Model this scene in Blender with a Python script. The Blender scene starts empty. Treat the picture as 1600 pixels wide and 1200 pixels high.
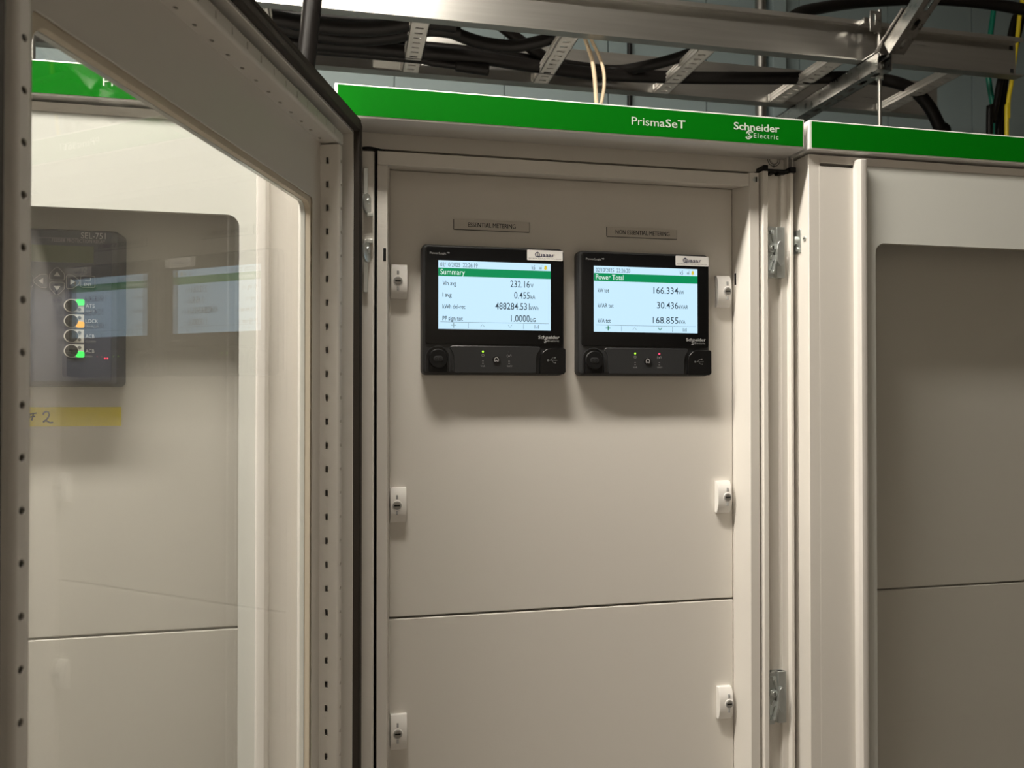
import bpy, bmesh, math, random
from mathutils import Vector, Matrix
R = math.radians
C = bpy.context.scene.collection
SC = bpy.context.scene
random.seed(7)

# ------------------------------------------------------------------ camera
CAM = Vector((0.0, -1.0, 1.62))
YAW, PITCH, FPX = R(11.93), R(0.57), 1240.0
cd = bpy.data.cameras.new('camera')
cam = bpy.data.objects.new('camera', cd); C.objects.link(cam)
cam.location = CAM
cam.rotation_euler = (R(90) + PITCH, 0, -YAW)
cd.sensor_width = 36.0
cd.lens = FPX / 1600.0 * 36.0
cd.clip_start = 0.02
cd.dof.use_dof = True
cd.dof.focus_distance = 1.03
cd.dof.aperture_fstop = 11.0
SC.camera = cam

# ------------------------------------------------------------------ world, exposure
w = bpy.data.worlds.new('world'); SC.world = w
w.use_nodes = True
w.node_tree.nodes['Background'].inputs[0].default_value = (0.9, 0.95, 1.0, 1)
w.node_tree.nodes['Background'].inputs[1].default_value = 0.02
SC.view_settings.view_transform = 'Standard'
SC.view_settings.look = 'None'
SC.view_settings.gamma = 1.0
SC.view_settings.use_curve_mapping = False
SC.view_settings.exposure = 0.0
LAMP = 124.0           # emission of the ceiling light diffusers
LAMP_COL = (1.0, 0.93, 0.82)

# a photo pixel (1600x1200) as a point on the plane Y = const or Z = const
_fw = Vector((math.sin(YAW) * math.cos(PITCH), math.cos(YAW) * math.cos(PITCH), math.sin(PITCH)))
_rt = Vector((math.cos(YAW), -math.sin(YAW), 0))
_up = _rt.cross(_fw)
def _ray(u, v): return _fw + _rt * ((u - 800) / FPX) - _up * ((v - 600) / FPX)
def at(u, v, Y):
    r = _ray(u, v); return CAM + r * ((Y - CAM.y) / r.y)
def atz(u, v, Z):
    r = _ray(u, v); return CAM + r * ((Z - CAM.z) / r.z)

# ------------------------------------------------------------------ materials
def mat(name, col, rough=0.5, metal=0.0, bump=0.0, bscale=400.0, coat=0.0, emit=None, estr=0.0, spec=0.5, var=0.0, vscale=6.0, aniso=None):
    m = bpy.data.materials.new(name); m.use_nodes = True
    nt = m.node_tree; b = nt.nodes['Principled BSDF']
    b.inputs['Base Color'].default_value = (*col, 1)
    b.inputs['Roughness'].default_value = rough
    b.inputs['Metallic'].default_value = metal
    b.inputs['Specular IOR Level'].default_value = spec
    b.inputs['Coat Weight'].default_value = coat
    b.inputs['Coat Roughness'].default_value = 0.08
    if emit:
        b.inputs['Emission Color'].default_value = (*emit, 1)
        b.inputs['Emission Strength'].default_value = estr
    tc = nt.nodes.new('ShaderNodeTexCoord')
    if bump:
        n = nt.nodes.new('ShaderNodeTexNoise'); n.inputs['Scale'].default_value = bscale
        n.inputs['Detail'].default_value = 2
        nt.links.new(tc.outputs['Object'], n.inputs['Vector'])
        bp = nt.nodes.new('ShaderNodeBump'); bp.inputs['Strength'].default_value = bump
        bp.inputs['Distance'].default_value = 0.001
        nt.links.new(n.outputs['Fac'], bp.inputs['Height'])
        nt.links.new(bp.outputs['Normal'], b.inputs['Normal'])
    if var:
        n = nt.nodes.new('ShaderNodeTexNoise'); n.inputs['Scale'].default_value = vscale
        n.inputs['Detail'].default_value = 4
        mp = nt.nodes.new('ShaderNodeMapping')
        if aniso: mp.inputs['Scale'].default_value = aniso
        nt.links.new(tc.outputs['Object'], mp.inputs['Vector'])
        nt.links.new(mp.outputs['Vector'], n.inputs['Vector'])
        mx = nt.nodes.new('ShaderNodeMix'); mx.data_type = 'RGBA'
        mx.inputs['A'].default_value = (*[c * (1 - var) for c in col], 1)
        mx.inputs['B'].default_value = (*[min(1, c * (1 + var)) for c in col], 1)
        nt.links.new(n.outputs['Fac'], mx.inputs['Factor'])
        nt.links.new(mx.outputs['Result'], b.inputs['Base Color'])
        mr = nt.nodes.new('ShaderNodeMapRange')
        mr.inputs['To Min'].default_value = max(0.02, rough * (1 - var)); mr.inputs['To Max'].default_value = rough * (1 + var)
        nt.links.new(n.outputs['Fac'], mr.inputs['Value'])
        nt.links.new(mr.outputs['Result'], b.inputs['Roughness'])
    return m
def glass_mat(name, tint, ior=1.7):
    m = bpy.data.materials.new(name); m.use_nodes = True
    nt = m.node_tree; nt.nodes.remove(nt.nodes['Principled BSDF'])
    out = nt.nodes['Material Output']
    tr = nt.nodes.new('ShaderNodeBsdfTransparent'); tr.inputs[0].default_value = (*tint, 1)
    gl = nt.nodes.new('ShaderNodeBsdfGlossy'); gl.inputs['Roughness'].default_value = 0.004
    lw = nt.nodes.new('ShaderNodeLayerWeight'); lw.inputs['Blend'].default_value = 0.5
    pw = nt.nodes.new('ShaderNodeMath'); pw.operation = 'POWER'; pw.inputs[1].default_value = 5.0
    fr = nt.nodes.new('ShaderNodeMath'); fr.operation = 'MULTIPLY_ADD'      # Schlick reflectance of one glass face
    fr.inputs[1].default_value = 0.955; fr.inputs[2].default_value = ((ior - 1)/(ior + 1))**2
    nt.links.new(lw.outputs['Facing'], pw.inputs[0]); nt.links.new(pw.outputs[0], fr.inputs[0])
    mx = nt.nodes.new('ShaderNodeMixShader')
    nt.links.new(fr.outputs[0], mx.inputs[0]); nt.links.new(tr.outputs[0], mx.inputs[1]); nt.links.new(gl.outputs[0], mx.inputs[2])
    nt.links.new(mx.outputs[0], out.inputs[0])
    return m
M = {}
M['paint'] = mat('white powder coat', (0.74, 0.708, 0.66), 0.42, bump=0.06, bscale=900, spec=0.4)
M['trim'] = mat('white satin aluminium trim', (0.73, 0.70, 0.665), 0.3)
M['frost'] = mat('white painted glass edge', (0.655, 0.665, 0.63), 0.25, coat=0.6)
M['white'] = mat('white plastic', (0.86, 0.85, 0.83), 0.35)
M['lock'] = mat('white lock plastic', (0.84, 0.82, 0.79), 0.3)
M['green'] = mat('green label band', (0.0, 0.160, 0.003), 0.4, spec=0.15)
M['print'] = mat('pale printing', (0.70, 0.80, 0.70), 0.5)
M['black'] = mat('black gloss', (0.005, 0.005, 0.0055), 0.16, spec=0.4)
M['dark'] = mat('charcoal plastic', (0.022, 0.023, 0.025), 0.42, bump=0.05, bscale=1500)
M['darker'] = mat('black plastic', (0.005, 0.005, 0.0055), 0.45, spec=0.3)
M['hole'] = mat('black void', (0.004, 0.004, 0.004), 0.9)
M['greytext'] = mat('grey printing', (0.38, 0.38, 0.38), 0.5)
M['dimtext'] = mat('dim grey printing', (0.16, 0.16, 0.16), 0.5)
M['ink'] = mat('dark ink and painted shadow', (0.015, 0.015, 0.02), 0.5)
M['navy'] = mat('navy ink', (0.03, 0.03, 0.09), 0.5)
M['screen'] = mat('lit lcd', (0.02, 0.02, 0.02), 0.2, emit=(0.56, 0.81, 0.98), estr=1.04)
M['bar'] = mat('lit green title bar', (0.0, 0.02, 0.0), 0.2, emit=(0.0, 0.25, 0.09), estr=1.0)
M['bartext'] = mat('lit white title', (0.02, 0.02, 0.02), 0.2, emit=(0.85, 1.0, 0.95), estr=0.95)
M['lcdtext'] = mat('lcd characters', (0.02, 0.02, 0.02), 0.3, emit=(0.025, 0.05, 0.075), estr=1.0)
M['lcdgrey'] = mat('lcd pale characters', (0.02, 0.02, 0.02), 0.3, emit=(0.27, 0.40, 0.46), estr=1.0)
M['lcdgreen'] = mat('lcd green characters', (0.0, 0.02, 0.0), 0.3, emit=(0.0, 0.16, 0.05), estr=1.0)
M['lcdyellow'] = mat('lcd yellow bell', (0.02, 0.02, 0.0), 0.3, emit=(0.72, 0.55, 0.05), estr=1.0)
M['led_g'] = mat('lit green led', (0, 0.1, 0), 0.3, emit=(0.05, 1.0, 0.12), estr=1.6)
M['led_yg'] = mat('lit lime led', (0, 0.1, 0), 0.3, emit=(0.45, 1.0, 0.05), estr=1.5)
M['led_o'] = mat('lit orange led', (0.1, 0.05, 0), 0.3, emit=(1.0, 0.42, 0.01), estr=1.4)
M['led_r'] = mat('lit red led', (0.1, 0, 0), 0.3, emit=(1.0, 0.06, 0.14), estr=1.6)
M['plate'] = mat('engraved label plate', (0.62, 0.585, 0.535), 0.35)
M['steel'] = mat('galvanised steel', (0.62, 0.65, 0.64), 0.34, 0.85, var=0.12, vscale=90)
M['zinc'] = mat('zinc channel', (0.50, 0.49, 0.47), 0.30, 1.0, var=0.35, vscale=60, bump=0.12, bscale=160)
M['alu'] = mat('brushed aluminium', (0.52, 0.51, 0.485), 0.29, 0.92, var=0.15, vscale=7, aniso=(0.6, 1, 14))
M['rung'] = mat('mill aluminium', (0.60, 0.575, 0.54), 0.42, 0.45, var=0.10, vscale=20)
M['rod'] = mat('zinc rod', (0.34, 0.33, 0.31), 0.4, 1.0)
M['cable'] = mat('black cable sheath', (0.007, 0.006, 0.0055), 0.40, bump=0.15, bscale=90, spec=0.15)
M['cream_cable'] = mat('cream cable sheath', (0.72, 0.58, 0.40), 0.45)
M['green_cable'] = mat('green cable sheath', (0.0, 0.16, 0.10), 0.4)
M['yellow_cable'] = mat('yellow cable sheath', (0.70, 0.55, 0.02), 0.4)
M['gasket'] = mat('brown foam gasket', (0.045, 0.036, 0.028), 0.75, bump=0.2, bscale=600)
M['seal'] = mat('cream window seal', (0.70, 0.62, 0.50), 0.5)
M['tape'] = mat('yellow tape', (0.93, 0.77, 0.03), 0.45)
M['relay'] = mat('slate blue plastic', (0.055, 0.062, 0.085), 0.5)
M['relayface'] = mat('slate membrane', (0.060, 0.068, 0.105), 0.5, spec=0.3)
M['rlcd'] = mat('unlit green lcd', (0.075, 0.10, 0.04), 0.3)
M['keyplate'] = mat('white key plate', (0.80, 0.78, 0.74), 0.5)
M['paletext'] = mat('pale grey printing', (0.60, 0.60, 0.60), 0.5)
M['paper'] = mat('paper sticker', (0.55, 0.55, 0.52), 0.7, var=0.2, vscale=40)
M['bluewall'] = mat('blue grey wall panel', (0.245, 0.31, 0.32), 0.55, bump=0.03, bscale=60)
M['roomwall'] = mat('white room wall', (0.36, 0.33, 0.29), 0.7)
M['ceil'] = mat('pale ceiling', (0.45, 0.44, 0.42), 0.8)
M['floor'] = mat('grey vinyl floor', (0.27, 0.245, 0.22), 0.4, var=0.1, vscale=9)
M['lamp'] = mat('lit diffuser', (0.8, 0.8, 0.8), 0.6, emit=LAMP_COL, estr=LAMP)
M['glass'] = glass_mat('clear window', (0.985, 0.99, 0.985))

# ------------------------------------------------------------------ mesh builder
_textcache = {}
def text_geo(s, bold=0.0, spacing=1.0, shear=0.0):
    k = (s, bold, spacing, shear)
    if k in _textcache: return _textcache[k]
    cu = bpy.data.curves.new('t', 'FONT'); cu.body = s; cu.size = 1.0; cu.offset = bold
    cu.space_character = spacing; cu.shear = shear; cu.fill_mode = 'FRONT'; cu.resolution_u = 3
    ob = bpy.data.objects.new('t', cu)
    me = bpy.data.meshes.new_from_object(ob)
    vs = [(v.co.x, v.co.y) for v in me.vertices]; fs = [tuple(p.vertices) for p in me.polygons]
    bpy.data.objects.remove(ob); bpy.data.curves.remove(cu); bpy.data.meshes.remove(me)
    _textcache[k] = (vs, fs); return vs, fs
_hv = [v[1] for v in text_geo('H')[0]]
CAP = max(_hv) - min(_hv)

class MB:
    def __init__(s): s.v = []; s.f = []; s.m = []
    def quad(s, pts, m=0):
        i = len(s.v); s.v += [tuple(p) for p in pts]; s.f.append(tuple(range(i, i + len(pts)))); s.m.append(m)
    def box(s, x0, x1, y0, y1, z0, z1, m=0):
        i = len(s.v)
        s.v += [(x0,y0,z0),(x1,y0,z0),(x1,y1,z0),(x0,y1,z0),(x0,y0,z1),(x1,y0,z1),(x1,y1,z1),(x0,y1,z1)]
        for f in ((0,3,2,1),(4,5,6,7),(0,1,5,4),(1,2,6,5),(2,3,7,6),(3,0,4,7)):
            s.f.append(tuple(i + k for k in f)); s.m.append(m)
        return s
    def loft(s, rings, m=0, caps=True, close=True):
        i0 = len(s.v); n = len(rings[0])
        for r in rings: s.v += [tuple(p) for p in r]
        for a in range(len(rings) - 1):
            for k in range(n if close else n - 1):
                b = (k + 1) % n
                s.f.append((i0 + a*n + k, i0 + a*n + b, i0 + (a+1)*n + b, i0 + (a+1)*n + k)); s.m.append(m)
        if caps:
            s.f.append(tuple(i0 + k for k in reversed(range(n)))); s.m.append(m)
            s.f.append(tuple(i0 + (len(rings)-1)*n + k for k in range(n))); s.m.append(m)
        return s
    def prism(s, poly, a0, a1, axis='z', m=0):
        # poly: 2D points in the plane across the axis
        f = {'z': lambda p, a: (p[0], p[1], a), 'x': lambda p, a: (a, p[0], p[1]), 'y': lambda p, a: (p[0], a, p[1])}[axis]
        return s.loft([[f(p, a0) for p in poly], [f(p, a1) for p in poly]], m)
    def rbox(s, x0, x1, z0, z1, r, d0, d1, ch=0.0, m=0, K=5, y=0.0):
        # rounded rectangle standing on the plane Y = y, coming forward (towards -Y) from d0 to d1
        rings = [[(p[0], y - d0, p[1]) for p in rrect(x0, x1, z0, z1, r, K)]]
        if ch:
            rings.append([(p[0], y - d1 + ch, p[1]) for p in rrect(x0, x1, z0, z1, r, K)])
            rings.append([(p[0], y - d1 + ch*0.3, p[1]) for p in rrect(x0 + ch*.3, x1 - ch*.3, z0 + ch*.3, z1 - ch*.3, max(r - ch*.3, 1e-4), K)])
            rings.append([(p[0], y - d1, p[1]) for p in rrect(x0 + ch, x1 - ch, z0 + ch, z1 - ch, max(r - ch, 1e-4), K)])
        else:
            rings.append([(p[0], y - d1, p[1]) for p in rrect(x0, x1, z0, z1, r, K)])
        return s.loft(rings, m)
    def cyl(s, p0, p1, r0, r1=None, n=20, m=0, caps=True):
        p0, p1 = Vector(p0), Vector(p1); r1 = r0 if r1 is None else r1
        d = (p1 - p0).normalized(); a = d.orthogonal().normalized(); b = d.cross(a)
        rg = lambda p, r: [p + (a*math.cos(2*math.pi*k/n) + b*math.sin(2*math.pi*k/n))*r for k in range(n)]
        return s.loft([rg(p0, r0), rg(p1, r1)], m, caps)
    def tube(s, pts, r, n=12, m=0, sub=8):
        P = smooth([Vector(p) for p in pts], sub)
        rings = []; a = None
        for i, p in enumerate(P):
            t = (P[min(i+1, len(P)-1)] - P[max(i-1, 0)]).normalized()
            a = (a - t*a.dot(t)).normalized() if a else t.orthogonal().normalized()
            b = t.cross(a)
            rings.append([p + (a*math.cos(2*math.pi*k/n) + b*math.sin(2*math.pi*k/n))*r for k in range(n)])
        return s.loft(rings, m)
    def plate(s, O, U, V, N, u0, u1, v0, v1, hole, r, t, m=0, K=5, back=False, sides=False):
        # flat plate with one rounded hole; front face at O, thickness t behind it (against N)
        O, U, V, N = map(Vector, (O, U, V, N))
        hu0, hu1, hv0, hv1 = hole
        hp, oc = [], []
        outer = [(u1, v1), (u0, v1), (u0, v0), (u1, v0)]
        for q, (cx, cz) in enumerate(((hu1-r, hv1-r), (hu0+r, hv1-r), (hu0+r, hv0+r), (hu1-r, hv0+r))):
            for k in range(K + 1):
                an = (q + k / K) * math.pi / 2
                hp.append((cx + r*math.cos(an), cz + r*math.sin(an))); oc.append(q)
        P = lambda u, v, d=0: tuple(O + U*u + V*v - N*d)
        n = len(hp); i = len(s.v)
        s.v += [P(*p) for p in hp] + [P(*p) for p in outer] + [P(*p, t) for p in hp] + [P(*p, t) for p in outer]
        ob, hb, obb = i + n, i + n + 4, i + 2*n + 4
        for k in range(n):
            b = (k + 1) % n
            f = [i + k, i + b, ob + oc[b], ob + oc[k]] if oc[k] != oc[b] else [i + k, i + b, ob + oc[k]]
            s.f.append(tuple(reversed(f))); s.m.append(m)
            s.f.append((i + k, hb + k, hb + b, i + b)); s.m.append(m)
            if back:
                f = [hb + k, hb + b, obb + oc[b], obb + oc[k]] if oc[k] != oc[b] else [hb + k, hb + b, obb + oc[k]]
                s.f.append(tuple(f)); s.m.append(m)
        if sides:
            for k in range(4):
                b = (k + 1) % 4
                s.f.append((ob + k, ob + b, obb + b, obb + k)); s.m.append(m)
        return s
    def perf(s, O, U, V, N, u0, u1, v0, v1, centres, hw, hh, r, t, m=0, K=3, vc=None):
        # long face with a row of holes along U
        vc = (v0 + v1) / 2 if vc is None else vc
        e = [u0] + [(a + b) / 2 for a, b in zip(centres, centres[1:])] + [u1]
        for c, a, b in zip(centres, e, e[1:]):
            s.plate(O, U, V, N, a, b, v0, v1, (c - hw/2, c + hw/2, vc - hh/2, vc + hh/2), r, t, m, K)
        return s
    def text(s, st, x, z, h, w=None, y=0.0, m=0, bold=0.0, spacing=1.0, shear=0.0, right=False, slope=0.0):
        vs, fs = text_geo(st, bold, spacing, shear)
        if not vs: return s
        xa = min(v[0] for v in vs); xb = max(v[0] for v in vs)
        k = h / CAP; kx = k if w is None else w / (xb - xa)
        if right: x = x - (xb - xa) * kx
        i = len(s.v)
        s.v += [(x + (v[0] - xa)*kx, y, z + v[1]*k) for v in vs]
        for f in fs: s.f.append(tuple(i + q for q in f)); s.m.append(m)
        return s
    def stroke(s, pts, wd, y=0.0, m=0, closed=False):
        n = len(pts); L = []; Rr = []
        for i in range(n):
            if closed: a, b = Vector(pts[i-1]), Vector(pts[(i+1) % n])
            else: a, b = Vector(pts[max(i-1, 0)]), Vector(pts[min(i+1, n-1)])
            t = (b - a).normalized(); nn = Vector((-t.y, t.x)) * wd/2
            p = Vector(pts[i]); L.append(p + nn); Rr.append(p - nn)
        for i in range(n if closed else n - 1):
            j = (i + 1) % n
            s.quad([(q.x, y, q.y) for q in (L[i], Rr[i], Rr[j], L[j])], m)
        return s
    def disc(s, x, z, r, y=0.0, m=0, n=16, rz=None):
        s.quad([(x + r*math.cos(2*math.pi*k/n), y, z + (rz or r)*math.sin(2*math.pi*k/n)) for k in range(n)], m); return s
    def poly(s, pts, y=0.0, m=0):
        s.quad([(p[0], y, p[1]) for p in pts], m); return s

def rrect(x0, x1, z0, z1, r, K=5):
    r = min(r, (x1-x0)/2 - 1e-6, (z1-z0)/2 - 1e-6); o = []
    for q, (cx, cz) in enumerate(((x1-r, z1-r), (x0+r, z1-r), (x0+r, z0+r), (x1-r, z0+r))):
        for k in range(K + 1):
            an = (q + k / K) * math.pi / 2
            o.append((cx + r*math.cos(an), cz + r*math.sin(an)))
    return o
def circ(x, z, r, n=20, a0=0, a1=360):
    full = a1 - a0 >= 360
    return [(x + r*math.cos(R(a0 + (a1-a0)*k/(n if full else n-1))), z + r*math.sin(R(a0 + (a1-a0)*k/(n if full else n-1)))) for k in range(n)]
def smooth(P, sub):
    if len(P) < 3: return P
    out = []
    for i in range(len(P) - 1):
        p0 = P[i-1] if i else P[0]*2 - P[1]
        p1, p2 = P[i], P[i+1]
        p3 = P[i+2] if i + 2 < len(P) else P[-1]*2 - P[-2]
        for k in range(sub):
            t = k / sub
            out.append(0.5*((2*p1) + (p2-p0)*t + (2*p0-5*p1+4*p2-p3)*t*t + (3*p1-p0-3*p2+p3)*t**3))
    out.append(P[-1]); return out

# ------------------------------------------------------------------ objects
ORG = {}
def tag(o, label, cat, group=None):
    o['label'] = label; o['category'] = cat
    if group: o['group'] = group
    return o
def thing(name, loc, label, cat, group=None):
    o = bpy.data.objects.new(name, None); C.objects.link(o)
    o.location = loc; o.empty_display_size = 0.05
    ORG[o.name] = Vector(loc)
    return tag(o, label, cat, group)
def obj(name, mb, mats, parent=None, raw=False, bevel=0.0, smooth_deg=35, label=None, loc=None):
    # raw: mesh already in the parent's coordinates; otherwise built in room coordinates
    me = bpy.data.meshes.new(name)
    org = Vector((0, 0, 0))
    if loc is not None: org = Vector(loc)
    elif parent is not None and not raw: org = ORG[parent.name]
    me.from_pydata([tuple(Vector(v) - org) for v in mb.v], [], mb.f)
    for k in (mats if isinstance(mats, (list, tuple)) else [mats]): me.materials.append(M[k])
    for p, i in zip(me.polygons, mb.m): p.material_index = i
    bm = bmesh.new(); bm.from_mesh(me)
    bmesh.ops.remove_doubles(bm, verts=bm.verts, dist=1e-6)
    bmesh.ops.recalc_face_normals(bm, faces=bm.faces)
    bm.to_mesh(me); bm.free()
    me.polygons.foreach_set('use_smooth', [True]*len(me.polygons))
    me.set_sharp_from_angle(angle=R(smooth_deg))
    o = bpy.data.objects.new(name, me); C.objects.link(o)
    if loc is not None: o.location = loc
    if parent is not None: o.parent = parent; ORG[o.name] = org
    if bevel:
        b = o.modifiers.new('bevel', 'BEVEL'); b.width = bevel; b.segments = 2; b.limit_method = 'ANGLE'; b.angle_limit = R(40)
        b.harden_normals = False
    if label: o['label'] = label
    return o
def structure(name, mb, mats):
    o = obj(name, mb, mats); o['kind'] = 'structure'; return o

# ================================================================== the room
RX0, RX1, RY0, RY1, RZ1 = -3.0, 4.0, -2.4, 1.50, 3.28
structure('floor', MB().box(RX0, RX1, RY0, RY1, -0.05, 0.0), 'floor')
structure('ceiling', MB().box(RX0, RX1, RY0, RY1, RZ1, RZ1 + 0.05), 'ceil')
wb = MB()
x = RX0
while x < RX1 - 1e-6:                                   # panels with narrow vertical joints
    wb.box(x + 0.002, min(x + 0.35, RX1) - 0.002, RY1 - 0.012, RY1, 0.0, RZ1, 0); x += 0.35
wb.box(RX0, RX1, RY1, RY1 + 0.05, 0.0, RZ1, 0)
structure('wall_back', wb, 'bluewall')
structure('wall_front', MB().box(RX0, RX1, RY0 - 0.05, RY0, 0.0, RZ1), 'roomwall')
structure('wall_left', MB().box(RX0 - 0.05, RX0, RY0, RY1, 0.0, RZ1), 'roomwall')
structure('wall_right', MB().box(RX1, RX1 + 0.05, RY0, RY1, 0.0, RZ1), 'roomwall')
def ceiling_light(x, y, L, label):
    t = thing('ceiling_light', (x, y, RZ1), label, 'lamp')
    b = MB().box(x - L/2 - .03, x + L/2 + .03, y - .09, y + .09, RZ1 - .07, RZ1)
    obj('housing', b, 'white', t, bevel=.004)
    obj('diffuser', MB().box(x - L/2, x + L/2, y - .07, y + .07, RZ1 - .085, RZ1 - .07), 'lamp', t)
ceiling_light(-0.78, -0.455, 1.90, 'long batten light on the ceiling above the open glazed door')

# ================================================================== the switchboard cabinets
PITCHX = 0.65
ZT, ZB = 2.002, 1.9605          # header band top and bottom
PANEL_Y = 0.075
SEAM_Z = 1.317
def schneider(mb, x, z, h, w, y, m, bold=.018):
    """two-line maker's mark: bold word, small spaced word and a round device between"""
    mb.text('Schneider', x, z, h, w, y, m, bold=bold)
    ew = w * .54
    mb.text('Electric', x + w*.975 - ew, z - h*1.02, h*.68, ew, y, m, spacing=1.25)
    cx, cz, r = x + w*.335, z - h*.62, h*.58
    sk = lambda p: (cx + (p[0] - cx)*.86 + (p[1] - cz)*.30, p[1])
    mb.stroke([sk(p) for p in circ(cx, cz, r, 9, 35, 165)], h*.20, y, m); mb.stroke([sk(p) for p in circ(cx, cz, r, 9, 215, 345)], h*.20, y, m)
    mb.text('S', cx - r*.52, cz - r*.62, r*1.24, r*1.05, y - .00006, m, shear=.25, bold=.01)
def header(t, x0):
    b = MB().box(x0 + .0018, x0 + .6447, 0.0, .055, ZB, ZT)
    hd = obj('header', b, 'white', t, bevel=.0012)
    g = MB().box(x0 + .0058, x0 + .6418, -.0006, .001, ZB + .0028, ZT - .0022)
    obj('green_band', g, 'green', hd)
    q = MB(); k = x0 + .0145
    q.text('Prisma', k + .3742, 1.9766, .0104, .0470, -.0009)
    q.text('SeT', k + .4226, 1.9766, .0104, .0285, -.0009, bold=.012)
    obj('lettering', q, 'print', hd)
    q = MB()
    schneider(q, k + .5222, 1.9806, .0097, .0690, -.0009, 0, bold=.014)
    obj('maker_mark', q, 'print', hd)
    for cx in (.055, .590):
        c = MB(); px = x0 + cx
        c.loft([[(px + p[0], .028 + p[1], ZT + dz) for p in circ(0, 0, r, 16)] for r, dz in ((.016, -.001), (.016, .002), (.011, .0045), (.004, .0055))])
        obj('lifting_cap', c, 'white', hd)
def body(t, x0):
    b = MB()
    b.box(x0 + .003, x0 + .005, .045, 1.0, .10, 1.988)
    b.box(x0 + .645, x0 + .647, .045, 1.0, .10, 1.988)
    b.box(x0 + .003, x0 + .647, .998, 1.0, .10, 1.988)
    b.box(x0 + .003, x0 + .647, .05, 1.0, 1.986, 1.990)
    b.box(x0 + .003, x0 + .647, .045, 1.0, .0, .10)
    b.box(x0 + .005, x0 + .645, .055, .075, 1.9400, 1.986)       # beam behind the header
    obj('body', b, 'paint', t)
def cover_plates(t, x0, locks):
    out = []
    for z0, z1 in ((SEAM_Z + .0012, 1.9188), (.715, SEAM_Z - .0012), (.12, .7126)):
        p = obj('cover_plate', MB().box(x0 + .0728, x0 + .5735, PANEL_Y, PANEL_Y + .018, z0, z1), 'paint', t, bevel=.0016)
        out.append(p)
    return out
def lock(parent, x, z, flip):
    """white quarter-turn catch: arched body, round slotted turn-button and two small windows"""
    b = MB(); Hh = .0462
    x0, x1 = (x - .0091, x + .0124) if not flip else (x - .0146, x + .0064)
    prof = [(-Hh/2, .006), (-Hh*.36, .0098), (-Hh*.15, .0118), (Hh*.15, .0118), (Hh*.36, .0098), (Hh/2, .006)]
    rings = []
    for xx in (x0, x1):
        rings.append([(xx, PANEL_Y, z + prof[0][0])] + [(xx, PANEL_Y - d, z + q) for q, d in prof] + [(xx, PANEL_Y, z + prof[-1][0])])
    b.loft(rings)
    y = PANEL_Y - .0118
    b.cyl((x, y + .001, z), (x, y - .0006, z), .0071, .0067, 24, 0)
    b.cyl((x, y, z), (x, y - .0008, z), .0060, n=24, m=3)
    b.cyl((x, y, z), (x, y - .0012, z), .0047, n=20, m=1)
    b.box(x - .0038, x + .0038, y - .0016, y - .0005, z - .0010, z + .0010, 2)
    for dz in (.0112, -.0098):
        b.box(x - .0014, x + .0014, y - .0004, y + .004, z + dz - .0027, z + dz + .0027, 3)
    return obj('quarter_turn_lock', b, ['lock', 'rod', 'hole', 'greytext'], parent, bevel=.0008)

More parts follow.
